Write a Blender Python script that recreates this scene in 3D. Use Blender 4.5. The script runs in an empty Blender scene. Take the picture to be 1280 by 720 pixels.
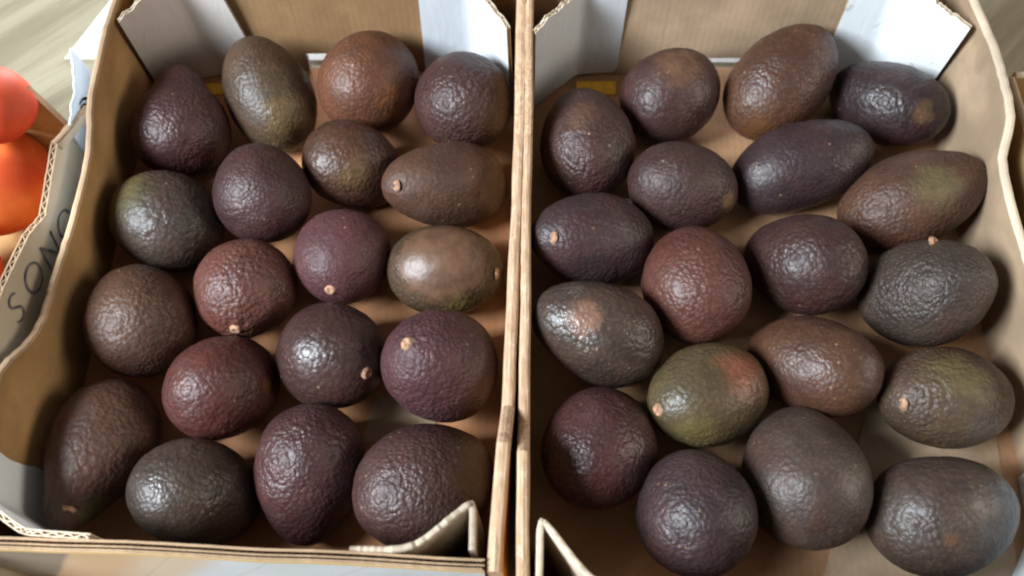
import bpy, bmesh, math, random
from mathutils import Vector, Matrix, noise
from mathutils.bvhtree import BVHTree

S = bpy.context.scene
COL = S.collection

# ------------------------------------------------------------------ camera
cam_d = bpy.data.cameras.new("camera")
cam = bpy.data.objects.new("camera", cam_d)
COL.objects.link(cam)
cam.location = (0.0, -0.245, 0.54)
cam.rotation_euler = (math.radians(26.0), 0, 0)
cam_d.sensor_width = 36.0
cam_d.lens = 1065.0 / 1280.0 * 36.0
cam_d.clip_start, cam_d.clip_end = 0.01, 50
cam_d.dof.use_dof = True
cam_d.dof.focus_distance = 0.535
cam_d.dof.aperture_fstop = 6.5
S.camera = cam

# ------------------------------------------------------------------ world and lamps
w = bpy.data.worlds.new("World")
S.world = w
w.use_nodes = True
bg = w.node_tree.nodes["Background"]
bg.inputs[0].default_value = (1.0, 0.93, 0.84, 1)
bg.inputs[1].default_value = 0.20

def lamp(name, loc, target, size, size_y, watt, colour):
    d = bpy.data.lights.new(name, 'AREA')
    d.shape = 'RECTANGLE'
    d.size, d.size_y, d.energy, d.color = size, size_y, watt, colour
    o = bpy.data.objects.new(name, d)
    COL.objects.link(o)
    o.location = loc
    o.rotation_euler = (Vector(target) - Vector(loc)).to_track_quat('-Z', 'Y').to_euler()
    return o
lamp("window_light", (-1.36, -0.50, 1.28), (0, 0, 0.03), 0.66, 0.66, 108, (0.84, 0.925, 1.0))

lamp("back_fill_light", (-0.25, 1.25, 0.24), (-0.05, 0.25, 0), 0.5, 0.2, 30, (0.95, 0.97, 1.0))  # added fill, low behind the crates, to whiten the sheet and vents
lamp("right_fill_light", (2.1, -0.2, 0.95), (0, 0, 0.05), 1.1, 0.8, 24, (1.0, 0.90, 0.76))  # added warm fill from the right to lift the left walls
S.view_settings.view_transform = 'Standard'
S.view_settings.look = 'None'
S.view_settings.exposure = 0.0
S.view_settings.gamma = 1.0
S.cycles.use_denoising = True
S.cycles.filter_width = 2.2
S.cycles.max_bounces = 8

# ------------------------------------------------------------------ helpers
def lin(c):
    return tuple(((v / 255) / 12.92 if v / 255 <= 0.04045 else ((v / 255 + 0.055) / 1.055) ** 2.4) for v in c) + (1,)

def tag(o, label=None, cat=None, group=None, kind=None):
    for k, v in (('label', label), ('category', cat), ('group', group), ('kind', kind)):
        if v: o[k] = v
    return o

def mesh_obj(name, bm, mats, parent=None, smooth=False):
    me = bpy.data.meshes.new(name)
    bm.to_mesh(me); bm.free()
    for m in (mats if isinstance(mats, (list, tuple)) else [mats]): me.materials.append(m)
    if smooth:
        for p in me.polygons: p.use_smooth = True
    o = bpy.data.objects.new(name, me)
    COL.objects.link(o)
    if parent: o.parent = parent
    return o

def thing(name, loc, label, cat, group=None):
    o = bpy.data.objects.new(name, None)
    o.empty_display_size = 0.02
    COL.objects.link(o)
    o.location = loc
    return tag(o, label, cat, group)

class NT:
    """small node-tree builder"""
    def __init__(self, name):
        self.m = bpy.data.materials.new(name)
        self.m.use_nodes = True
        self.t = self.m.node_tree
        self.b = self.t.nodes["Principled BSDF"]
    def n(self, typ, **kw):
        nd = self.t.nodes.new(typ)
        for k, v in kw.items():
            if k == 'i':
                for a, b in v.items(): self.put(nd.inputs[a], b)
            else: setattr(nd, k, v)
        return nd
    def put(self, sock, v):
        if isinstance(v, bpy.types.NodeSocket): self.t.links.new(v, sock)
        else: sock.default_value = v
    def math(self, op, a, b=0.0, c=0.0):
        nd = self.n('ShaderNodeMath', operation=op)
        for s, v in zip(nd.inputs, (a, b, c)): self.put(s, v)
        return nd.outputs[0]
    def vmath(self, op, a, b=(0, 0, 0)):
        nd = self.n('ShaderNodeVectorMath', operation=op)
        self.put(nd.inputs[0], a); self.put(nd.inputs[1], b)
        return nd.outputs['Value'] if op in ('LENGTH', 'DISTANCE', 'DOT_PRODUCT') else nd.outputs[0]
    def mix(self, f, a, b, blend='MIX'):
        nd = self.n('ShaderNodeMix', data_type='RGBA', blend_type=blend)
        self.put(nd.inputs[0], f); self.put(nd.inputs[6], a); self.put(nd.inputs[7], b)
        return nd.outputs[2]
    def ramp(self, v, lo, hi, a=0.0, b=1.0):
        nd = self.n('ShaderNodeMapRange', interpolation_type='SMOOTHSTEP')
        for s, x in zip(nd.inputs[:5], (v, lo, hi, a, b)): self.put(s, x)
        return nd.outputs[0]
    def noise(self, vec, scale, detail=2.0, rough=0.5, dist=0.0):
        return self.n('ShaderNodeTexNoise', i={'Vector': vec, 'Scale': scale, 'Detail': detail, 'Roughness': rough, 'Distortion': dist}).outputs[0]
    def voro(self, vec, scale, feature='F1', smooth=0.5):
        nd = self.n('ShaderNodeTexVoronoi', feature=feature)
        self.put(nd.inputs['Vector'], vec); self.put(nd.inputs['Scale'], scale)
        if feature == 'SMOOTH_F1': self.put(nd.inputs['Smoothness'], smooth)
        return nd.outputs[0]
    def coord(self): return self.n('ShaderNodeTexCoord').outputs['Object']
    def bump(self, h, strength, dist, normal=None):
        nd = self.n('ShaderNodeBump', i={'Strength': strength, 'Distance': dist, 'Height': h})
        if normal: self.put(nd.inputs['Normal'], normal)
        return nd.outputs[0]
    def out(self, **kw):
        for k, v in kw.items(): self.put(self.b.inputs[k.replace('_', ' ')], v)
        return self.m

# ------------------------------------------------------------------ cardboard, paper and wood materials
def board(name, base, var=0.17, flutes=0.22, axis='X', bleach=None):
    N = NT(name); c = N.coord()
    fine = N.noise(c, 900, 3, 0.7)
    fib = N.noise(N.n('ShaderNodeMapping', i={'Vector': c, 'Scale': (1, 1, 7)}).outputs[0], 220, 3, 0.6)
    big = N.noise(c, 14, 4, 0.55)
    dk = tuple(v * (1 - 2 * var) for v in base[:3]) + (1,)
    lt = tuple(min(1, v * (1 + 1.1 * var)) for v in base[:3]) + (1,)
    col = N.mix(N.ramp(big, 0.3, 0.7), dk, lt)
    col = N.mix(N.ramp(fib, 0.35, 0.75, 0, 0.35), col, tuple(v * 0.72 for v in base[:3]) + (1,))
    col = N.mix(N.ramp(fine, 0.55, 0.75, 0, 0.3), col, tuple(min(1, v * 1.35) for v in base[:3]) + (1,))
    stain = N.ramp(N.noise(c, 22, 3, 0.6, 0.6), 0.62, 0.72, 0, 0.35)
    col = N.mix(stain, col, tuple(v * 0.6 for v in base[:3]) + (1,))
    wv = N.n('ShaderNodeTexWave', wave_type='BANDS', bands_direction=axis, i={'Vector': c, 'Scale': 62, 'Distortion': 0.25, 'Detail': 1.0}).outputs['Fac']
    h = N.math('ADD', N.math('MULTIPLY', wv, flutes), N.math('ADD', N.math('MULTIPLY', big, 1.2), N.math('MULTIPLY', fine, 0.25)))
    return N.out(Base_Color=col, Roughness=0.86, Specular_IOR_Level=0.25, Normal=N.bump(h, 0.35, 0.0006))

KRAFT = board("kraft_board", (0.42, 0.245, 0.105, 1))
BACK = board("back_board", (0.29, 0.172, 0.082, 1))  # kraft darkened in colour to offset the stronger light on the far wall
KRAFT_PALE = board("pale_kraft_board", (0.41, 0.29, 0.185, 1))
FLOOR_B = board("peach_board", (0.49, 0.225, 0.105, 1))
FLOOR_P = board("pale_floor_board", (0.42, 0.232, 0.122, 1))
EDGE = board("cut_board_edge", (0.50, 0.34, 0.21, 1), 0.22, 0.0)
POSTB = board("worn_post_board", (0.47, 0.385, 0.29, 1), 0.25, 0.0)
EDGE_DARK = board("brown_cut_edge", (0.37, 0.25, 0.15, 1), 0.2, 0.0)
def rim():
    N = NT("rough_rim"); c = N.coord()
    v = N.n('ShaderNodeMapping', i={'Vector': c, 'Scale': (9, 0.7, 9)}).outputs[0]
    st = N.noise(v, 60, 4, 0.65, 0.3); bl = N.noise(c, 170, 4, 0.7)
    col = N.mix(N.ramp(st, 0.33, 0.66), (0.36, 0.225, 0.13, 1), (0.55, 0.38, 0.25, 1))
    col = N.mix(N.ramp(bl, 0.56, 0.72, 0, 0.6), col, (0.66, 0.52, 0.40, 1))
    return N.out(Base_Color=col, Roughness=0.85, Specular_IOR_Level=0.25, Normal=N.bump(N.math('ADD', st, N.math('MULTIPLY', bl, 0.5)), 0.6, 0.0012))
RIM = rim()
EDGE_PALE = board("pale_cut_edge", (0.60, 0.49, 0.36, 1), 0.15, 0.0)

def paper(name, base, scuff):
    N = NT(name); c = N.coord()
    big = N.noise(c, 18, 4, 0.6); fine = N.noise(c, 700, 2, 0.6)
    wr = N.noise(N.n('ShaderNodeMapping', i={'Vector': c, 'Scale': (1.0, 1.0, 0.22)}).outputs[0], 85, 3, 0.55, 0.8)
    col = N.mix(N.ramp(big, 0.35, 0.7, 0, 0.45), base, scuff)
    col = N.mix(N.ramp(N.noise(c, 60, 3, 0.65), 0.66, 0.75, 0, 0.5), col, (0.40, 0.33, 0.27, 1))
    h = N.math('ADD', N.math('MULTIPLY', wr, 1.0), N.math('MULTIPLY', fine, 0.12))
    return N.out(Base_Color=col, Roughness=0.55, Specular_IOR_Level=0.35, Normal=N.bump(h, 0.30, 0.0018))
DIM_WHITE = paper("dim_white_liner", (0.60, 0.63, 0.66, 1), (0.50, 0.52, 0.55, 1))  # white liner, dimmed in colour for the less lit posts
LIT_WHITE = paper("lit_white_liner", (0.80, 0.84, 0.85, 1), (0.74, 0.78, 0.80, 1))  # same liner, strong light on some posts put into its colour
GREYP = paper("greyish_liner", (0.63, 0.59, 0.56, 1), (0.54, 0.49, 0.46, 1))
GREYTAN = paper("faded_print_board", (0.52, 0.45, 0.34, 1), (0.38, 0.30, 0.21, 1))
SHEET = paper("white_sheet", (0.90, 0.90, 0.89, 1), (0.86, 0.86, 0.85, 1))

def flat(name, col, rough=0.6, var=0.15, scale=120):
    N = NT(name); c = N.coord()
    n = N.noise(c, scale, 4, 0.6)
    k = N.mix(N.ramp(n, 0.3, 0.75), tuple(v * (1 - var) for v in col[:3]) + (1,), tuple(min(1, v * (1 + var)) for v in col[:3]) + (1,))
    return N.out(Base_Color=k, Roughness=rough, Normal=N.bump(N.noise(c, 600, 2), 0.2, 0.0004))
ORANGE = flat("orange_print", (0.88, 0.46, 0.03, 1))
INK = flat("grey_blue_ink", (0.15, 0.145, 0.15, 1), 0.6, 0.6, 160)
BLUEINK = flat("blue_ink", (0.08, 0.12, 0.30, 1), 0.6, 0.3, 300)
STEM = flat("dry_stem", (0.34, 0.185, 0.11, 1), 0.85, 0.5, 420)

def front_print():
    """printed outer liner of the near wall: brown grey, peach and white fields under a yellow top band"""
    N = NT("printed_front"); c = N.coord()
    sx = N.n('ShaderNodeSeparateXYZ', i={0: c})
    x = N.math('ADD', sx.outputs[0], N.math('MULTIPLY', N.math('ADD', N.noise(c, 30, 2), -0.5), 0.004))
    x = N.math('ADD', x, N.math('MULTIPLY', sx.outputs[2], -0.55))
    z = sx.outputs[2]
    col = N.mix(N.ramp(x, -0.278, -0.274), (0.20, 0.14, 0.10, 1), (0.54, 0.34, 0.19, 1))
    col = N.mix(N.ramp(x, -0.250, -0.226), col, (0.56, 0.43, 0.32, 1))
    col = N.mix(N.ramp(x, -0.214, -0.190), col, (0.56, 0.59, 0.64, 1))
    lines = N.ramp(N.math('ABSOLUTE', N.math('ADD', N.math('MODULO', N.math('ADD', x, 1.0), 0.05), -0.025)), 0.0008, 0.0014)
    col = N.mix(N.math('MULTIPLY', N.math('SUBTRACT', 1.0, lines), 0.25), col, (0.35, 0.25, 0.18, 1))
    col = N.mix(N.ramp(z, 0.0945, 0.0955), col, (0.66, 0.42, 0.14, 1))
    return N.out(Base_Color=col, Roughness=0.5, Normal=N.bump(N.noise(c, 300, 3), 0.25, 0.0006))
FRONT = front_print()

def side_print():
    N = NT("printed_side"); c = N.coord()
    sx = N.n('ShaderNodeSeparateXYZ', i={0: c})
    f = N.ramp(N.math('ADD', sx.outputs[1], N.math('MULTIPLY', N.noise(c, 40, 3), 0.03)), -0.135, -0.105)
    col = N.mix(f, (0.80, 0.38, 0.04, 1), (0.36, 0.20, 0.09, 1))
    return N.out(Base_Color=col, Roughness=0.55, Normal=N.bump(N.noise(c, 300, 3), 0.25, 0.0006))
SIDE = side_print()

def wood():
    N = NT("pale_wood"); c = N.coord()
    r = N.n('ShaderNodeMapping', i={'Vector': c, 'Rotation': (0, 0, math.radians(-44))}).outputs[0]
    v = N.n('ShaderNodeMapping', i={'Vector': r, 'Scale': (1.3, 16, 16)}).outputs[0]
    g1 = N.noise(v, 3.2, 5, 0.6, 0.5); g2 = N.noise(v, 13, 4, 0.65)
    col = N.mix(N.ramp(g1, 0.3, 0.72), (0.165, 0.138, 0.088, 1), (0.27, 0.242, 0.165, 1))
    col = N.mix(N.ramp(g2, 0.5, 0.75, 0, 0.45), col, (0.13, 0.10, 0.062, 1))
    return N.out(Base_Color=col, Roughness=0.55, Normal=N.bump(N.math('ADD', g1, N.math('MULTIPLY', g2, 0.4)), 0.25, 0.002))
WOOD = wood()

# ------------------------------------------------------------------ panels of cardboard
def resample(base, top, step=0.006):
    out = []
    for i in range(len(base) - 1):
        b0, b1, t0, t1 = map(Vector, (base[i], base[i + 1], top[i], top[i + 1]))
        n = max(1, int(math.ceil(max((b1 - b0).length, (t1 - t0).length) / step)))
        for k in range(n + (1 if i == len(base) - 2 else 0)):
            out.append((b0.lerp(b1, k / n), t0.lerp(t1, k / n)))
    return out

def chaikin(pts, r=0.006):
    """round the inner corners of a polyline by about r"""
    pts = [Vector(p) for p in pts]
    out = [pts[0]]
    for a, b, c in zip(pts, pts[1:], pts[2:]):
        ra = min(r, (a - b).length * 0.4); rc = min(r, (c - b).length * 0.4)
        p = b + (a - b).normalized() * ra; q = b + (c - b).normalized() * rc
        out += [p, (p + 2 * b + q) / 4, q]
    out.append(pts[-1])
    return out

def panel(name, base, top, t, mats, parent, style='fold', warp=0.0012, tear=0.0, seed=0, rows=7, step=0.006, pitch=0.0027, double=False):
    """A standing sheet of cardboard. base and top run along its inner face with the inside on the left.
    mats = inner, outer, edge. 'fold' closes the rim with a rounded fold, 'flute' leaves liners and corrugation open."""
    cols = resample(base, top, step)
    n = len(cols)
    nor = []
    for i in range(n):
        a = cols[max(0, i - 1)]; b = cols[min(n - 1, i + 1)]
        d = (b[0] - a[0]) + (b[1] - a[1]); d.z = 0
        if d.length < 1e-9: d = Vector((1, 0, 0))
        d.normalize(); nor.append(Vector((d.y, -d.x, 0)))
    sd = Vector((seed * 3.17, seed * 1.31, 0))
    def pos(i, f):
        p = cols[i][0].lerp(cols[i][1], f)
        return p + nor[i] * (warp * noise.noise(Vector((cols[i][1].x * 22, cols[i][1].y * 22, p.z * 17)) + sd) * (0.35 + p.z * 10))
    jag = [tear * (noise.noise(Vector((i * step * 160, seed * 7.7, 0.3))) + 0.7 * noise.noise(Vector((i * step * 420, seed * 5.1, 2.3)))) for i in range(n)]
    bm = bmesh.new()
    def section(fn, m_of, cap=True):
        ring = []
        for i in range(n): ring.append([bm.verts.new(v) for v in fn(i)])
        k = len(ring[0])
        for i in range(n - 1):
            for j in range(k):
                f = bm.faces.new((ring[i][j], ring[i + 1][j], ring[i + 1][(j + 1) % k], ring[i][(j + 1) % k]))
                f.material_index = m_of(j)
        if cap:
            for r in (list(reversed(ring[0])), ring[-1]):
                f = bm.faces.new(r); f.material_index = 2
    if style == 'fold':
        def fn(i):
            up = jag[i]
            L = [pos(i, j / (rows - 1)) for j in range(rows)]
            L[-1] = L[-1] + Vector((0, 0, up - t * 0.42)); L[-2].z += up * 0.5
            top_in = L[-1]
            arc = [top_in + nor[i] * (t / 2 - math.cos(a) * t / 2) + Vector((0, 0, math.sin(a) * t * 0.42)) for a in (0.9, 1.57, 2.24)]
            R = [p + nor[i] * t for p in reversed(L)]
            return L + arc + R
        section(fn, lambda j: 0 if j < rows - 1 else (2 if j < rows + 3 else 1))
    else:
        lt = t * (0.12 if double else 0.20)
        def liner(off):
            def fn(i):
                up = Vector((0, 0, jag[i] + 0.0004 * noise.noise(Vector((i * 3.3, off * 900, seed)))))
                L = [pos(i, j / (rows - 1)) + nor[i] * off for j in range(rows)]
                L[-1] += up
                return L + [p + nor[i] * lt for p in reversed(L)]
            return fn
        section(liner(0.0), lambda j: 0 if j < rows - 1 else 2)
        section(liner(t - lt), lambda j: 1 if rows - 1 < j < 2 * rows - 1 else 2)
        if double: section(liner((t - lt) / 2), lambda j: 2)
        # corrugated medium between the liners
        gap = ((t - 3 * lt) / 2) if double else (t - 2 * lt)
        for layer in ((0, 1) if double else (0,)):
          prev = None; pcap = None; q = pitch / 4; kk = layer
          base_off = lt + layer * (gap + lt)
          for i in range(n - 1):
              a, b = cols[i], cols[i + 1]
              m = max(1, int(round((b[1] - a[1]).length / q)))
              for s in range(m):
                  f = s / m
                  p0 = pos(i, 0).lerp(pos(i + 1, 0), f); p1 = pos(i, 1).lerp(pos(i + 1, 1), f)
                  p1.z += jag[i] * (1 - f) + jag[i + 1] * f - 0.0003 - 0.0003 * noise.noise(Vector((kk * 0.7, seed, 0)))
                  o = base_off + gap * (0.5 + 0.5 * math.sin(kk * math.pi / 2 + 0.4))
                  kk += 1
                  nn = nor[i].lerp(nor[i + 1], f) * o
                  va, vb = bm.verts.new(p0.lerp(p1, 0.7) + nn), bm.verts.new(p1 + nn)
                  if prev:
                      fc = bm.faces.new((prev[0], va, vb, prev[1])); fc.material_index = 2
                  prev = (va, vb)
              dn = nor[i] * 0.00042
              cap = (bm.verts.new(p1 + nn - dn), bm.verts.new(p1 + nn + dn))
              if pcap:
                  fc = bm.faces.new((pcap[0], cap[0], cap[1], pcap[1])); fc.material_index = 2
              pcap = cap
    bmesh.ops.recalc_face_normals(bm, faces=bm.faces)
    o = mesh_obj(name, bm, mats, parent)
    if parent: o.matrix_parent_inverse = Matrix.Translation(-Vector(parent.location))
    return o

def slab(name, pts, z0, z1, mat, parent=None, sub=0.02, bumpy=0.0):
    """flat sheet with thickness over a convex outline"""
    bm = bmesh.new()
    lo = [bm.verts.new((x, y, z0)) for x, y in pts]; hi = [bm.verts.new((x, y, z1)) for x, y in pts]
    bm.faces.new(list(reversed(lo))); bm.faces.new(hi)
    for i in range(len(pts)):
        j = (i + 1) % len(pts)
        bm.faces.new((lo[i], lo[j], hi[j], hi[i]))
    o = mesh_obj(name, bm, mat, parent)
    if parent: o.matrix_parent_inverse = Matrix.Translation(-Vector(parent.location))
    return o

# ------------------------------------------------------------------ the table top and a paper sheet
bm = bmesh.new()
vs = [bm.verts.new(v) for v in ((-3, -2, -0.0052), (3, -2, -0.0052), (3, 4, -0.0052), (-3, 4, -0.0052))]
bm.faces.new(vs)
tag(mesh_obj("tabletop", bm, WOOD), kind='structure')

bm = bmesh.new()
NX, NY = 60, 10
grid = []
for j in range(NY + 1):
    row = []
    for i in range(NX + 1):
        u, v = i / NX, j / NY
        left = Vector((-0.366 + 0.030 * v, 0.229 + 0.078 * v)); right = Vector((0.36, 0.224 + 0.09 * v))
        p = left.lerp(right, u)
        row.append(bm.verts.new((p.x, p.y, -0.0040 + 0.0005 * noise.noise(Vector((p.x * 25, p.y * 25, 0))))))
    grid.append(row)
for j in range(NY):
    for i in range(NX):
        bm.faces.new((grid[j][i], grid[j][i + 1], grid[j + 1][i + 1], grid[j + 1][i]))
bmesh.ops.solidify(bm, geom=bm.faces[:], thickness=0.0004)
tag(mesh_obj("paper_sheet", bm, SHEET), "white paper sheet lying on the wooden table behind the avocado crates", "paper sheet")

# ------------------------------------------------------------------ the two avocado crates
T = 0.0056
CG = "open cardboard crates of avocados"
lc = thing("cardboard_crate", (-0.14, 0.0, -0.004), "left open cardboard crate of avocados, next to the crate of tomatoes", "crate", CG)
slab("floor_panel", [(-0.288, -0.180), (-0.004, -0.189), (0.007, 0.216), (-0.288, 0.216)], -0.004, 0.0, FLOOR_B, lc)
# front, corrugation open along the rim
panel("front_wall", [(-0.2865, -0.1705, 0), (-0.15, -0.176, 0), (-0.0135, -0.181, 0)],
      [(-0.2865, -0.1690, 0.1002), (-0.15, -0.1735, 0.100), (-0.0135, -0.1800, 0.0998)], 0.0062, [KRAFT, FRONT, EDGE_DARK], lc, 'flute', seed=1, warp=0.0010, double=True, pitch=0.0044, step=0.004, tear=0.0005)
# right side against the other crate
panel("side_wall", [(-0.0105, -0.186, 0), (-0.0070, -0.12, 0), (-0.0055, -0.09, 0), (0.0005, 0.03, 0), (0.0022, 0.10, 0), (0.0030, 0.14, 0), (0.0040, 0.213, 0)],
      [(-0.0128, -0.186, 0.0995), (-0.0080, -0.12, 0.098), (-0.0062, -0.09, 0.068), (-0.0012, 0.03, 0.066), (0.0008, 0.10, 0.068), (0.0018, 0.14, 0.098), (0.0034, 0.213, 0.100)], 0.0076, [KRAFT, SIDE, RIM], lc, 'fold', seed=2, warp=0.0009, tear=0.0007)
# far wall, vent cut into its foot; unseen height added against the back lamp
panel("back_wall", [(0.0035, 0.2125, 0), (-0.09, 0.2125, 0), (-0.0902, 0.21323, 0.020), (-0.162, 0.21323, 0.020), (-0.1622, 0.2125, 0), (-0.286, 0.2125, 0)],
      [(0.0035, 0.2185, 0.165), (-0.09, 0.2185, 0.165), (-0.0902, 0.2185, 0.165), (-0.162, 0.2185, 0.165), (-0.1622, 0.2185, 0.165), (-0.286, 0.2185, 0.165)],
      T, [BACK, DIM_WHITE, EDGE], lc, 'fold', seed=3, warp=0.0008)
# left side: tall corners, low hand grip
panel("side_wall", chaikin([(-0.285, 0.213, 0), (-0.285, 0.12, 0), (-0.286, 0.085, 0), (-0.286, 0.0, 0), (-0.286, -0.045, 0), (-0.286, -0.075, 0), (-0.286, -0.09, 0), (-0.286, -0.176, 0)], 0.016),
      chaikin([(-0.2690, 0.213, 0.104), (-0.2720, 0.112, 0.102), (-0.2735, 0.080, 0.080), (-0.2745, 0.0, 0.078), (-0.2755, -0.040, 0.079), (-0.278, -0.062, 0.087), (-0.281, -0.078, 0.099), (-0.2845, -0.176, 0.103)], 0.016),
      0.005, [KRAFT, DIM_WHITE, EDGE], lc, 'fold', seed=4, warp=0.0016, tear=0.0006)
# folded corner posts, white liner inside
Z = 0.0015
def post(name_seed, base, top, t=0.0032, mats=None, tear=0.0006, parent=None, r=0.004, style='flute'):
    b, tp = chaikin(chaikin(base, r), r * 0.4), chaikin(chaikin(top, r), r * 0.4)
    o = panel("corner_post", b, tp, t, mats or [DIM_WHITE, EDGE, EDGE_PALE], parent, style, seed=name_seed, warp=0.0008, tear=tear, step=0.002, pitch=0.0027)
    return o
post(11, [(-0.2850, -0.118, Z), (-0.2815, -0.148, Z), (-0.2480, -0.1675, Z), (-0.2130, -0.1695, Z)],
     [(-0.2825, -0.118, 0.097), (-0.2795, -0.146, 0.099), (-0.2465, -0.1660, 0.100), (-0.2130, -0.1680, 0.0985)], parent=lc, mats=[LIT_WHITE, EDGE, EDGE_PALE])
post(12, [(-0.0815, -0.1752, Z), (-0.0490, -0.1760, Z), (-0.0145, -0.146, Z), (-0.0165, -0.1765, Z)],
     [(-0.0815, -0.1732, 0.0985), (-0.0500, -0.1745, 0.1000), (-0.0175, -0.1455, 0.1000), (-0.0180, -0.1760, 0.099)], parent=lc, tear=0.0016, r=0.010, style='fold', t=0.0036, mats=[POSTB, POSTB, POSTB])
post(13, [(-0.0010, 0.168, Z), (-0.0310, 0.2065, Z), (-0.0690, 0.2090, Z)],
     [(-0.0035, 0.166, 0.099), (-0.0320, 0.2070, 0.106), (-0.0665, 0.2100, 0.112)], parent=lc, tear=0.0018)
post(14, [(-0.1975, 0.2085, Z), (-0.2355, 0.2070, Z), (-0.2815, 0.196, Z)],
     [(-0.2110, 0.2105, 0.110), (-0.2365, 0.2075, 0.106), (-0.2665, 0.170, 0.100)], parent=lc, mats=[GREYP, EDGE, EDGE_PALE], tear=0.0014)
slab("printed_strip", [(-0.252, 0.188), (-0.21, 0.190), (-0.21, 0.2015), (-0.252, 0.1985)], 0.0003, 0.0009, ORANGE, lc)

rc = thing("cardboard_crate", (0.165, 0.0, -0.004), "right open cardboard crate of avocados, beside the pale wooden table edge", "crate", CG)
rc['label'] = "right open cardboard crate of avocados, with a brightly lit white corner post"
slab("floor_panel", [(0.004, -0.206), (0.328, -0.206), (0.328, 0.216), (0.012, 0.216)], -0.004, 0.0, FLOOR_P, rc)
panel("front_wall", [(0.008, -0.1975, 0), (0.17, -0.1985, 0), (0.326, -0.2, 0)], [(0.008, -0.1965, 0.098), (0.17, -0.1975, 0.098), (0.326, -0.199, 0.098)],
      0.0062, [KRAFT, FRONT, EDGE_DARK], rc, 'flute', seed=5, warp=0.0008, double=True, pitch=0.0044)
panel("side_wall", chaikin([(0.3245, -0.204, 0), (0.3245, -0.03, 0), (0.3245, 0.05, 0), (0.3245, 0.075, 0), (0.325, 0.09, 0), (0.325, 0.13, 0), (0.325, 0.2125, 0)], 0.016),
      chaikin([(0.316, -0.204, 0.082), (0.3135, -0.03, 0.080), (0.3145, 0.045, 0.078), (0.3155, 0.075, 0.080), (0.3195, 0.093, 0.098), (0.3185, 0.13, 0.103), (0.3115, 0.2125, 0.104)], 0.016),
      0.006, [KRAFT_PALE, KRAFT_PALE, EDGE_PALE], rc, 'fold', seed=6, warp=0.0014, tear=0.0007)
panel("back_wall", [(0.325, 0.2085, 0), (0.205, 0.2085, 0), (0.2048, 0.20965, 0.019), (0.115, 0.20965, 0.019), (0.1148, 0.2085, 0), (0.0138, 0.2085, 0)],
      [(0.325, 0.2185, 0.165), (0.205, 0.2185, 0.165), (0.2048, 0.2185, 0.165), (0.115, 0.2185, 0.165), (0.1148, 0.2185, 0.165), (0.0138, 0.2185, 0.165)],
      T, [KRAFT_PALE, DIM_WHITE, EDGE], rc, 'fold', seed=7, warp=0.0008)  # top raised out of view to keep the low back lamp off the fruit
panel("side_wall", [(0.0155, 0.2125, 0), (0.0148, 0.14, 0), (0.0140, 0.10, 0), (0.0125, 0.03, 0), (0.0110, -0.10, 0), (0.0106, -0.125, 0), (0.0090, -0.203, 0)],
      [(0.0156, 0.2125, 0.100), (0.0144, 0.14, 0.098), (0.0136, 0.10, 0.068), (0.0122, 0.03, 0.066), (0.0106, -0.10, 0.068), (0.0100, -0.125, 0.098), (0.0080, -0.203, 0.100)],
      0.0066, [KRAFT, KRAFT, RIM], rc, 'fold', seed=8, warp=0.0008, tear=0.0007)
post(21, [(0.0835, 0.2090, Z + 0.002), (0.0515, 0.2065, Z + 0.002), (0.0170, 0.176, Z)],
     [(0.0830, 0.2105, 0.108), (0.0510, 0.2070, 0.094), (0.0165, 0.163, 0.099)], parent=rc, tear=0.0026, mats=[DIM_WHITE, EDGE, EDGE_PALE])
post(22, [(0.3215, 0.182, Z), (0.2800, 0.2060, Z), (0.2450, 0.2090, Z)],
     [(0.3090, 0.164, 0.100), (0.2685, 0.2070, 0.107), (0.2420, 0.2105, 0.110)], parent=rc, tear=0.0022, mats=[LIT_WHITE, EDGE, EDGE_PALE])
post(23, [(0.0115, -0.1900, Z), (0.0125, -0.156, Z), (0.0430, -0.1930, Z), (0.075, -0.1945, Z)],
     [(0.0115, -0.1900, 0.098), (0.0130, -0.1545, 0.1000), (0.0425, -0.1915, 0.099), (0.075, -0.1935, 0.097)], parent=rc, tear=0.0012, r=0.010, style='fold', t=0.0036, mats=[POSTB, POSTB, POSTB])
post(24, [(0.258, -0.1945, Z), (0.2900, -0.1920, Z), (0.3185, -0.152, Z), (0.3210, -0.116, Z)],
     [(0.258, -0.1940, 0.092), (0.2870, -0.1910, 0.092), (0.3120, -0.150, 0.081), (0.3125, -0.112, 0.078)], parent=rc, mats=[LIT_WHITE, EDGE, EDGE_PALE])
slab("printed_strip", [(0.051, 0.1885), (0.082, 0.1885), (0.083, 0.2015), (0.0515, 0.2015)], 0.0003, 0.0009, ORANGE, rc)

LITFLAP = board("lit_flap_board", (0.44, 0.31, 0.20, 1))  # flap colour lightened to paint the light reaching the floor
slab("lit_floor_flap", [(-0.098, -0.094), (-0.048, -0.088), (-0.056, -0.058), (-0.090, -0.064)], 0.0001, 0.0008, LITFLAP, lc)
slab("lit_floor_flap", [(0.180, -0.196), (0.305, -0.196), (0.318, -0.045), (0.236, -0.066)], 0.0001, 0.0008, LITFLAP, rc)  # pale slab laid in for the lit part of the floor

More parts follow.
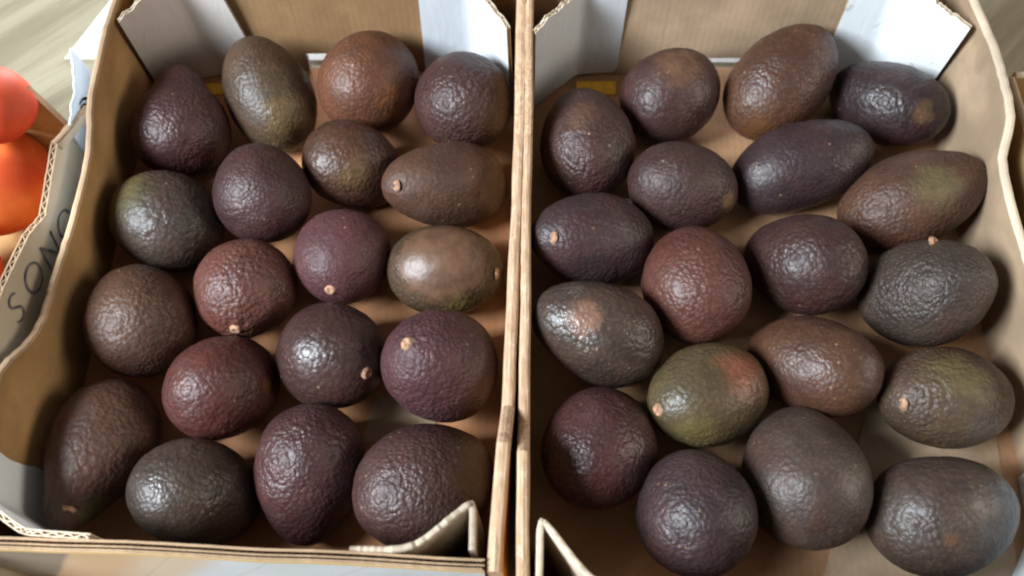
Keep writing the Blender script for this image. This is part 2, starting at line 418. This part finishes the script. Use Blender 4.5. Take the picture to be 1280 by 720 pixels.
# ------------------------------------------------------------------ crate of tomatoes at the left edge
tc = thing("tomato_crate", (-0.43, -0.02, -0.004), "white printed cardboard crate holding red tomatoes, at the left edge", "crate")
slab("floor_panel", [(-0.60, -0.19), (-0.293, -0.19), (-0.293, 0.112), (-0.60, 0.125)], -0.004, 0.0, KRAFT, tc)
TW = 0.0045
sw = panel("side_wall", [(-0.2965, -0.19, 0), (-0.2965, -0.08, 0), (-0.2965, -0.03, 0), (-0.2965, 0.01, 0), (-0.2965, 0.03, 0), (-0.2965, 0.078, 0), (-0.2965, 0.112, 0)],
      [(-0.2965, -0.19, 0.1040), (-0.2965, -0.08, 0.1040), (-0.2968, -0.03, 0.1000), (-0.2968, 0.01, 0.090), (-0.2965, 0.03, 0.080), (-0.2965, 0.078, 0.0885), (-0.2965, 0.112, 0.074)],
      TW, [KRAFT, GREYTAN, EDGE], tc, 'flute', seed=31, warp=0.0008, tear=0.0006, step=0.004)
panel("back_wall", [(-0.300, 0.1130, 0), (-0.60, 0.125, 0)], [(-0.3145, 0.1130, 0.100), (-0.60, 0.125, 0.100)], TW, [KRAFT, DIM_WHITE, EDGE], tc, 'fold', seed=32)
panel("torn_flap", [(-0.2950, 0.092, 0.02), (-0.2945, 0.125, 0.02), (-0.2945, 0.158, 0.02)], [(-0.2915, 0.092, 0.0835), (-0.2915, 0.125, 0.0915), (-0.2970, 0.150, 0.0975)], 0.0016, [DIM_WHITE, DIM_WHITE, DIM_WHITE], tc, 'fold', seed=34, tear=0.0022, step=0.002)
panel("cut_strip", [(-0.2970, 0.0785, 0.083), (-0.2930, 0.118, 0.067)], [(-0.2970, 0.0785, 0.0905), (-0.2905, 0.118, 0.0775)], 0.0055, [KRAFT, EDGE_PALE, EDGE], tc, 'fold', seed=35, tear=0.0008)

def letter(ch, y, z, rot, h):
    cu = bpy.data.curves.new("letter", 'FONT')
    cu.body = ch; cu.size = h / 0.70; cu.align_x = 'CENTER'; cu.align_y = 'CENTER'; cu.extrude = 0.00018; cu.offset = -0.0006
    tmp = bpy.data.objects.new("letter", cu); COL.objects.link(tmp)
    bpy.context.view_layer.update()
    me = bpy.data.meshes.new_from_object(tmp.evaluated_get(bpy.context.evaluated_depsgraph_get()))
    bpy.data.objects.remove(tmp)
    me.materials.clear(); me.materials.append(INK)
    o = bpy.data.objects.new("letter", me); COL.objects.link(o)
    o.parent = sw
    M = Matrix(((0, 0, 1, 0), (1, 0, 0, 0), (0, 1, 0, 0), (0, 0, 0, 1)))      # x -> +Y, y -> +Z, facing +X
    o.matrix_parent_inverse = (Matrix.Translation(Vector(tc.location)) @ sw.matrix_parent_inverse).inverted()
    o.matrix_basis = Matrix.Translation((-0.2965 + TW + 0.0006, y, z)) @ Matrix.Rotation(rot, 4, 'X') @ M
for ch, y, z, r in (("S", -0.036, 0.083, -22), ("O", -0.012, 0.0745, -22), ("N", 0.012, 0.065, -21), ("O", 0.036, 0.057, -17)):
    letter(ch, y, z, math.radians(r), 0.0205)
# small blue printed arcs on the torn flap
bm = bmesh.new()
for rad in (0.004, 0.0065):
    prev = None
    for k in range(15):
        a = -1.3 + 2.6 * k / 14
        p = Vector((-0.2896, 0.112 + rad * 1.9 * math.cos(a), 0.074 + rad * math.sin(a)))
        q = Vector((-0.2896, 0.112 + (rad + 0.0011) * 1.9 * math.cos(a), 0.074 + (rad + 0.0011) * math.sin(a)))
        cur = (bm.verts.new(p), bm.verts.new(q))
        if prev: bm.faces.new((prev[0], cur[0], cur[1], prev[1]))
        prev = cur
bmesh.ops.solidify(bm, geom=bm.faces[:], thickness=0.0004)
pm = mesh_obj("printed_mark", bm, BLUEINK, tc); pm.matrix_parent_inverse = Matrix.Translation(-Vector(tc.location))

def tomato_mat(seed, hue):
    N = NT("tomato_skin"); c = N.coord(); v = N.vmath('ADD', c, (seed, seed * 2, 0))
    n = N.noise(v, 26, 3); f = N.noise(v, 900, 2)
    a = (0.58, 0.072, 0.02, 1) if hue else (0.44, 0.035, 0.014, 1)
    b = (0.78, 0.19, 0.045, 1) if hue else (0.56, 0.07, 0.018, 1)
    col = N.mix(N.ramp(n, 0.3, 0.7), a, b)
    col = N.mix(N.ramp(f, 0.62, 0.8, 0, 0.3), col, (0.85, 0.42, 0.12, 1))
    return N.out(Base_Color=col, Roughness=0.6, Specular_IOR_Level=0.3, Subsurface_Weight=0.12, Subsurface_Radius=(0.01, 0.003, 0.001), Subsurface_Scale=0.3, Normal=N.bump(f, 0.08, 0.0004))
def tomato(c, r, seed, hue, label):
    bm = bmesh.new()
    bmesh.ops.create_uvsphere(bm, u_segments=56, v_segments=36, radius=1)
    for v in bm.verts:
        a = math.atan2(v.co.y, v.co.x); rho = math.hypot(v.co.x, v.co.y)
        k = 1 + 0.022 * math.cos(5 * a + seed) * rho + 0.03 * noise.noise(v.co * 1.3 + Vector((seed, 0, 0)))
        dimple = 0.14 * math.exp(-(rho / 0.28) ** 2)
        v.co = Vector((v.co.x * k, v.co.y * k, v.co.z * 0.88 - math.copysign(dimple, v.co.z))) * r
    o = mesh_obj("tomato", bm, tomato_mat(seed, hue), smooth=True)
    o.location = c; o.rotation_euler = (0.2 * math.sin(seed), 0.25, seed)
    return tag(o, label, "tomato", "tomatoes in the left edge crate")
tomato((-0.3605, 0.082, 0.040), 0.0400, 1.3, 1, "large bright orange-red tomato, nearest to the printed crate wall")
tomato((-0.3400, 0.1050, 0.094), 0.0280, 2.1, 0, "deep red tomato behind the large orange-red one")
tomato((-0.3740, 0.0080, 0.040), 0.0350, 3.7, 0, "red tomato in front of the large orange-red one, cut by the photo edge")

# ------------------------------------------------------------------ crate standing to the right
nc = thing("plain_crate", (0.42, 0.05, -0.004), "plain tan cardboard crate at the right edge, beyond the right avocado crate", "crate")
TAN = board("tan_board", (0.46, 0.30, 0.13, 1))
panel("side_wall", [(0.3470, 0.140, 0), (0.3470, 0.02, 0), (0.3470, -0.20, 0)], [(0.3450, 0.140, 0.080), (0.3450, 0.02, 0.078), (0.3450, -0.20, 0.078)], 0.005, [TAN, TAN, EDGE_PALE], nc, 'fold', seed=41)
panel("back_wall", [(0.60, 0.150, 0), (0.3475, 0.1405, 0)], [(0.60, 0.152, 0.08), (0.3455, 0.1405, 0.08)], 0.005, [TAN, TAN, EDGE_PALE], nc, 'fold', seed=42)
panel("front_wall", [(0.3475, -0.20, 0), (0.60, -0.20, 0)], [(0.3475, -0.20, 0.08), (0.60, -0.20, 0.08)], 0.005, [TAN, TAN, EDGE_PALE], nc, 'fold', seed=43)
slab("floor_panel", [(0.342, -0.206), (0.60, -0.206), (0.60, 0.156), (0.342, 0.146)], -0.004, 0.0, KRAFT, nc)

# ------------------------------------------------------------------ avocados
def skin(seed, ca, cb, patches, rough, pebble=1.0, cell=380, centre=None, inv=None, waxy=0.0):
    N = NT("avocado_skin"); c = N.coord(); v = N.vmath('ADD', c, (seed * 0.37, seed * 0.21, seed * 0.11))
    big = N.noise(v, 30, 4, 0.6, 0.4); mid = N.noise(v, 115, 4, 0.65); fine = N.noise(v, 420, 3, 0.6)
    wob = N.n('ShaderNodeTexNoise', i={'Vector': v, 'Scale': 130.0, 'Detail': 2.0}).outputs['Color']
    dv = N.vmath('ADD', v, N.vmath('SCALE', N.vmath('ADD', wob, (-0.5, -0.5, -0.5))))
    N.t.nodes[-1]
    sc = [n for n in N.t.nodes if n.type == 'VECT_MATH' and n.operation == 'SCALE'][-1]
    sc.inputs['Scale'].default_value = 0.003
    vo = N.voro(dv, cell, 'SMOOTH_F1', 0.35)
    vo2 = N.voro(dv, cell * 1.9, 'SMOOTH_F1', 0.3)
    col = N.mix(N.ramp(big, 0.33, 0.67), lin(ca), lin(cb))
    warm = N.ramp(N.noise(N.vmath('ADD', v, (3.1, 1.7, 0.4)), 24, 3, 0.6, 0.3), 0.5, 0.68, 0, 0.32)
    col = N.mix(warm, col, lin(tuple(a * 0.55 + b for a, b in zip(ca, (52, 22, 18)))))
    dark = tuple(x * 0.5 for x in lin(ca)[:3]) + (1,)
    col = N.mix(N.ramp(mid, 0.5, 0.75, 0, 0.55), col, dark)
    col = N.mix(N.ramp(vo, 0.2, 0.6, 0, 0.32), col, dark)
    pale = tuple(min(1, x * 1.9 + 0.01) for x in lin(cb)[:3]) + (1,)
    col = N.mix(N.ramp(fine, 0.55, 0.78, 0, 0.45), col, pale)
    rgh = N.math('ADD', N.ramp(mid, 0.3, 0.75, rough - 0.07, rough + 0.10), 0.0)
    keep = 1.0
    for (p, r, pc, amt, gloss) in patches:
        d = N.vmath('DISTANCE', c, tuple(p))
        d = N.math('ADD', d, N.math('MULTIPLY', N.math('ADD', N.noise(v, 90, 6, 0.75), -0.5), r * (0.8 if gloss else 1.6)))
        m = N.math('MULTIPLY', N.ramp(d, r * 1.08, r * (0.85 if gloss else 0.35)), amt)
        pcol = N.mix(N.ramp(mid, 0.35, 0.7), lin(pc), tuple(x * 0.62 for x in lin(pc)[:3]) + (1,))
        col = N.mix(m, col, pcol)
        if gloss:
            rgh = N.math('ADD', N.math('MULTIPLY', rgh, N.math('SUBTRACT', 1.0, m)), N.math('MULTIPLY', m, 0.40))
            keep = N.math('SUBTRACT', 1.0, N.math('MULTIPLY', m, 0.88))
    # sparse pale corky specks
    sp = N.voro(v, 150)
    col = N.mix(N.math('MULTIPLY', N.ramp(sp, 0.16, 0.10), N.ramp(N.noise(v, 60, 1), 0.55, 0.65, 0, 0.55)), col, lin((150, 120, 95)))
    h = N.math('SUBTRACT', N.math('MULTIPLY', mid, 0.75), N.math('ADD', N.math('MULTIPLY', vo, 0.95), N.math('MULTIPLY', vo2, 0.28)))
    h = N.math('MULTIPLY', N.math('ADD', h, N.math('MULTIPLY', fine, 0.12)), keep)
    return N.out(Base_Color=col, Roughness=N.math('ADD', rgh, 0.03), Specular_IOR_Level=0.46, Normal=N.bump(N.math('MULTIPLY', h, N.ramp(N.noise(v, 38, 2), 0.35, 0.65, 0.6, 1.25)), 0.48 * pebble, 0.0016))

def prof(t, k):
    n = math.sqrt(max(0.0, 1 - t * t))
    return n * (1 - k * t) * (1 - max(0, k - .15) * 1.2 * math.exp(-((t - .62) / .28) ** 2))

PAL = dict(
    dark=((56, 34, 31), (70, 47, 42)), plum=((57, 32, 32), (73, 45, 43)), purple=((66, 34, 37), (82, 48, 49)),
    brown=((66, 42, 31), (85, 57, 41)), rust=((78, 46, 31), (98, 60, 38)), red=((80, 44, 37), (97, 58, 47)),
    olive=((63, 48, 36), (81, 63, 45)), green=((77, 63, 42), (95, 79, 52)), grey=((56, 44, 38), (75, 61, 51)),
    black=((46, 31, 33), (60, 44, 44)), wine=((74, 36, 31), (92, 50, 41)))
A = [  # id, centre, axis to the stem end, radius, half length, taper, palette, roughness, label
('L1',(-0.2396,0.1346,0.0395),(-0.061,0.923,0.381),0.0350,0.0404,0.28,'plum',.42,"pear-shaped dark purple avocado in the far left corner of the left crate"),
('L2',(-0.1800,0.1601,0.0359),(-0.431,0.826,0.362),0.0320,0.0451,0.08,'olive',.40,"tall olive brown avocado with a yellowish lower side, left of the rusty one"),
('L3',(-0.1055,0.1706,0.0375),(0.331,0.877,-0.347),0.0369,0.0423,0.08,'rust',.40,"rusty orange-brown round avocado at the back wall of the left crate"),
('L4',(-0.0368,0.1497,0.0419),(-0.595,0.709,-0.378),0.0346,0.0387,0.08,'dark',.44,"dark round avocado in the far right corner of the left crate, below white cardboard"),
('L5',(-0.1113,0.0983,0.0328),(0.778,-0.057,-0.626),0.0304,0.0377,0.12,'brown',.38,"small brown avocado directly in front of the rusty one in the left crate"),
('L6',(-0.0466,0.0809,0.0356),(-0.874,-0.290,0.390),0.0297,0.0475,0.14,'brown',.47,"long brown avocado lying sideways by the partition with its stem scar pointing left"),
('L7',(-0.2376,0.0539,0.0345),(-0.882,0.467,0.060),0.0336,0.0404,0.08,'grey',.43,"greenish grey-brown avocado against the left wall, in front of the pear-shaped one"),
('L8',(-0.1705,0.0686,0.0462),(-0.318,0.933,-0.171),0.0324,0.0366,0.08,'plum',.42,"dark plum avocado without visible stem, directly behind the reddish avocado of the left crate"),
('L9',(-0.1148,0.0247,0.0342),(-0.182,-0.878,0.443),0.0320,0.0344,0.08,'purple',.46,"vivid purple avocado with its pale stem facing the front, middle of the left crate"),
('L10',(-0.0445,0.0159,0.0315),(0.995,-0.046,0.089),0.0304,0.0397,0.06,'olive',.40,"avocado with a big smooth glossy tan bare patch and yellow-green underside"),
('L11',(-0.2404,-0.0211,0.0351),(-0.395,0.880,-0.266),0.0345,0.0393,0.06,'brown',.46,"round dull dark brown avocado against the left wall by the hand grip"),
('L12',(-0.1752,0.0001,0.0343),(-0.052,-0.986,0.155),0.0330,0.0337,0.05,'red',.40,"reddish brown ribbed avocado with a small orange stem at its near edge"),
('L13',(-0.1798,-0.0667,0.0347),(0.548,0.526,-0.650),0.0320,0.0383,0.08,'wine',.38,"wine-red brown avocado directly in front of the reddish ribbed one in the left crate"),
('L14',(-0.1134,-0.0472,0.0359),(0.770,-0.482,0.418),0.0337,0.0366,0.08,'dark',.36,"dark avocado with a glossy highlight and a pinkish stem at its lower right"),
('L15',(-0.0448,-0.0563,0.0438),(-0.441,0.026,0.897),0.0350,0.0400,0.06,'purple',.47,"dull purple avocado by the partition with an orange stem scar on its upper left"),
('L16',(-0.2503,-0.1096,0.0346),(-0.142,-0.969,0.204),0.0309,0.0488,0.24,'brown',.44,"long pear-shaped brown avocado in the near left corner, stem end pointing to the viewer"),
('L17',(-0.1848,-0.1341,0.0365),(0.685,-0.080,-0.724),0.0311,0.0410,0.10,'grey',.38,"grey-brown bumpy avocado at the front wall beside the long pear-shaped one"),
('L18',(-0.1220,-0.1216,0.0312),(-0.073,-0.918,-0.391),0.0329,0.0425,0.19,'plum',.42,"purple-brown avocado tapering toward the front wall, right of the grey-brown bumpy one"),
('L19',(-0.0508,-0.1289,0.0382),(0.761,0.419,-0.496),0.0356,0.0450,0.08,'dark',.43,"large dark avocado behind the torn folded corner post of the left crate"),
('R1',(0.0536,0.1175,0.0356),(-0.106,0.991,0.081),0.0342,0.0415,0.12,'dark',.44,"dark brown avocado beside the partition and below the orange strip of the right crate"),
('R2',(0.1178,0.1596,0.0347),(0.768,0.620,-0.161),0.0341,0.0407,0.06,'dark',.45,"round brown avocado with faint tan scarring at the back wall of the right crate"),
('R3',(0.1996,0.1697,0.0387),(0.678,0.650,0.343),0.0345,0.0494,0.10,'brown',.42,"large long brown avocado leaning diagonally against the back wall of the right crate"),
('R4',(0.2779,0.1563,0.0313),(-0.732,0.628,-0.263),0.0299,0.0442,0.08,'black',.40,"dark avocado with a tan crack scar under the bright white corner post"),
('R5',(0.1190,0.0784,0.0371),(0.957,-0.119,-0.264),0.0307,0.0398,0.06,'dark',.43,"brown avocado with a small tan scar at its right end, behind the rosy one"),
('R6',(0.2051,0.0980,0.0338),(0.942,0.245,0.228),0.0309,0.0519,0.06,'black',.36,"long blackish avocado lying diagonally, in front of the large brown one"),
('R7',(0.2760,0.0676,0.0373),(0.904,0.278,0.325),0.0325,0.0516,0.08,'brown',.42,"long reddish brown avocado with a green patch, against the right wall"),
('R8',(0.0536,0.0370,0.0377),(-0.865,-0.219,0.451),0.0319,0.0457,0.14,'black',.47,"dark purple-black avocado beside the partition with a round stem scar on its left end"),
('R9',(0.1206,0.0036,0.0369),(0.044,0.910,-0.412),0.0358,0.0418,0.06,'red',.40,"round rosy red-brown avocado in the middle of the right crate"),
('R10',(0.1940,0.0185,0.0369),(-0.655,0.416,-0.631),0.0334,0.0421,0.08,'dark',.42,"dark oval avocado immediately right of the round rosy one"),
('R11',(0.2677,-0.0059,0.0430),(0.514,-0.082,0.854),0.0345,0.0440,0.06,'grey',.42,"large grey-brown avocado at the right wall with a pale stem at its far edge"),
('R12',(0.0544,-0.0344,0.0449),(-0.898,0.311,0.312),0.0323,0.0442,0.14,'grey',.36,"greyish avocado with a tan rubbed spot, beside the partition"),
('R13',(0.1206,-0.0731,0.0356),(-0.844,-0.399,0.360),0.0325,0.0413,0.08,'green',.40,"green avocado with a reddish blush and pale stem at its left"),
('R14',(0.1899,-0.0510,0.0331),(-0.722,0.517,-0.459),0.0303,0.0439,0.10,'brown',.35,"glossy brown oval avocado to the right of the green one, tapering to upper left"),
('R15',(0.2685,-0.0745,0.0336),(-0.989,-0.046,0.137),0.0320,0.0420,0.08,'olive',.42,"olive brown avocado with an orange stem at its left end, by the right wall"),
('R16',(0.0527,-0.1051,0.0353),(0.449,0.801,-0.396),0.0342,0.0398,0.06,'plum',.36,"dark plum avocado half shaded by the partition, in front of the tan-spotted greyish one"),
('R17',(0.1053,-0.1464,0.0477),(0.269,0.765,-0.585),0.0340,0.0392,0.08,'black',.38,"blackish purple avocado at the front of the right crate, leftmost of its front three"),
('R18',(0.1734,-0.1229,0.0375),(0.078,0.887,-0.455),0.0364,0.0454,0.12,'grey',.43,"large round grey-black avocado in front of the glossy brown oval one"),
('R19',(0.2508,-0.1460,0.0350),(0.976,0.172,-0.135),0.0343,0.0455,0.06,'grey',.42,"big greyish brown avocado in the near right corner of the right crate"),
]
PATCH = {  # id: (world point, radius, colour, amount, smooth)
'L10':[((-0.0448,0.0101,0.0611),0.031,(98,70,52),.92,True),((-0.0340,-0.0128,0.0342),0.016,(98,84,44),.7,False)],
'R12':[((0.0420,-0.0371,0.0756),0.0135,(134,98,80),.7,False)],
'R13':[((0.1400,-0.0660,0.0620),0.021,(128,74,54),.75,False),((0.1080,-0.1017,0.0534),0.016,(100,90,48),.55,False)],
'R7':[((0.2783,0.0603,0.0691),0.021,(98,88,56),.6,False)],
'R4':[((0.2896,0.1287,0.0560),0.010,(120,90,56),.5,False)],
'R2':[((0.1185,0.1606,0.0690),0.022,(116,84,62),.6,False)],
'L2':[((-0.1568,0.1315,0.0478),0.024,(104,82,46),.6,False)],
'R15':[((0.2649,-0.0701,0.0649),0.022,(96,84,50),.6,False)],
'R1':[((0.0466,0.1191,0.0684),0.016,(92,66,50),.6,False)],
'L7':[((-0.2592,0.0590,0.0615),0.028,(84,76,46),.75,False)],
'R5':[((0.1475,0.0619,0.0469),0.009,(134,106,72),.7,False)],
'R3':[((0.1801,0.1280,0.0336),0.018,(104,66,34),.6,False)],
'L3':[((-0.0801,0.1453,0.0528),0.020,(120,70,34),.6,False)],
'L5':[((-0.1081,0.0778,0.0569),0.014,(98,76,46),.6,False)],
'L16':[((-0.2398,-0.1458,0.0420),0.014,(88,80,40),.7,False)],
'L13':[((-0.1497,-0.0688,0.0443),0.007,(112,74,44),.7,False)],
'R19':[((0.2388,-0.1652,0.0643),0.005,(100,66,44),.6,False)],
}
STEMS = {'L6':(-0.0770,0.0640,0.0615),'L9':(-0.1171,-0.0066,0.0477),'L10':(-0.0089,0.0078,0.0431),'L12':(-0.1754,-0.0324,0.0429),
 'L14':(-0.0872,-0.0654,0.0536),'L15':(-0.0615,-0.0565,0.0801),'L16':(-0.2497,-0.1472,0.0536),'R8':(0.0255,0.0222,0.0655),
 'R11':(0.2658,0.0167,0.0711),'R13':(0.0865,-0.0884,0.0530),'R15':(0.2337,-0.0835,0.0502)}

def avocado(idx, row):
    key, p, ax, R, L, k, pal, rough, label = row
    rnd = random.Random(idx * 7 + 3)
    NU, NV = 84, 60
    mx = max(prof(-1 + 2 * i / 400, k) for i in range(401))
    off = Vector((idx * 5.3, idx * 2.9, idx * 1.7))
    bm = bmesh.new()
    rings = []
    for j in range(1, NV):
        t = math.cos(math.pi * j / NV); rr = R * prof(t, k) / mx
        ring = []
        for i in range(NU):
            a = 2 * math.pi * i / NU
            co = Vector((rr * math.cos(a), rr * math.sin(a), t * L))
            nn = Vector((co.x / R / R, co.y / R / R, co.z / L / L)).normalized()
            d = 0.0019 * noise.noise(co * 26 + off) + 0.00045 * noise.noise(co * 95 + off) + 0.00022 * noise.noise(co * 210 + off)
            if key == 'L12': d -= 0.0007 * (0.5 + 0.5 * math.cos(7 * a)) * max(0, t) ** 1.5
            ring.append(bm.verts.new(co + nn * (d - 0.0003)))
        rings.append(ring)
    top = bm.verts.new((0, 0, L * 0.995)); bot = bm.verts.new((0, 0, -L * 0.995))
    for j in range(len(rings) - 1):
        for i in range(NU):
            bm.faces.new((rings[j][i], rings[j + 1][i], rings[j + 1][(i + 1) % NU], rings[j][(i + 1) % NU]))
    for i in range(NU):
        bm.faces.new((top, rings[0][i], rings[0][(i + 1) % NU])); bm.faces.new((bot, rings[-1][(i + 1) % NU], rings[-1][i]))
    tree = BVHTree.FromBMesh(bm)
    q = Vector(ax).to_track_quat('Z', 'Y')
    W = Matrix.Translation(p) @ q.to_matrix().to_4x4() @ Matrix.Rotation(rnd.random() * 6.28, 4, 'Z')
    inv = W.inverted()
    pts = [(inv @ Vector(a), b, c_, d_, e_) for a, b, c_, d_, e_ in PATCH.get(key, [])]
    ca, cb = PAL[pal]
    j = rnd.uniform(0.93, 1.08)
    j *= 0.95; ca = tuple(v * j for v in ca); cb = tuple(v * j for v in cb)
    o = mesh_obj("avocado", bm, skin(idx, ca, cb, pts, rough + rnd.uniform(0.0, 0.10), rnd.uniform(0.6, 1.3), rnd.uniform(290, 400)), smooth=True)
    o.matrix_world = W
    tag(o, label, "avocado", "avocados in the cardboard crates")
    if key in STEMS:
        d = (inv @ Vector(STEMS[key]))
        loc, nor, _, _ = tree.ray_cast(d.normalized() * 0.2, -d.normalized())
        sb = bmesh.new()
        S_ = 18; prs = [(0.0042, -0.0010), (0.0039, -0.0001), (0.0033, 0.0004), (0.0029, 0.0010), (0.0022, 0.0011), (0.0014, 0.0006)]
        rr = []
        for (r, z) in prs:
            rr.append([sb.verts.new(Vector((r * math.cos(2 * math.pi * i / S_), r * math.sin(2 * math.pi * i / S_), z)) * (1 + 0.12 * noise.noise(Vector((i * 0.9, r * 900, idx))))) for i in range(S_)])
        for a_, b_ in zip(rr, rr[1:]):
            for i in range(S_): sb.faces.new((a_[i], a_[(i + 1) % S_], b_[(i + 1) % S_], b_[i]))
        sb.faces.new(rr[-1])
        so = mesh_obj("stem", sb, STEM, o, smooth=True)
        so.matrix_basis = Matrix.Translation(loc) @ nor.to_track_quat('Z', 'Y').to_matrix().to_4x4()
    return o
for i, row in enumerate(A): avocado(i, row)
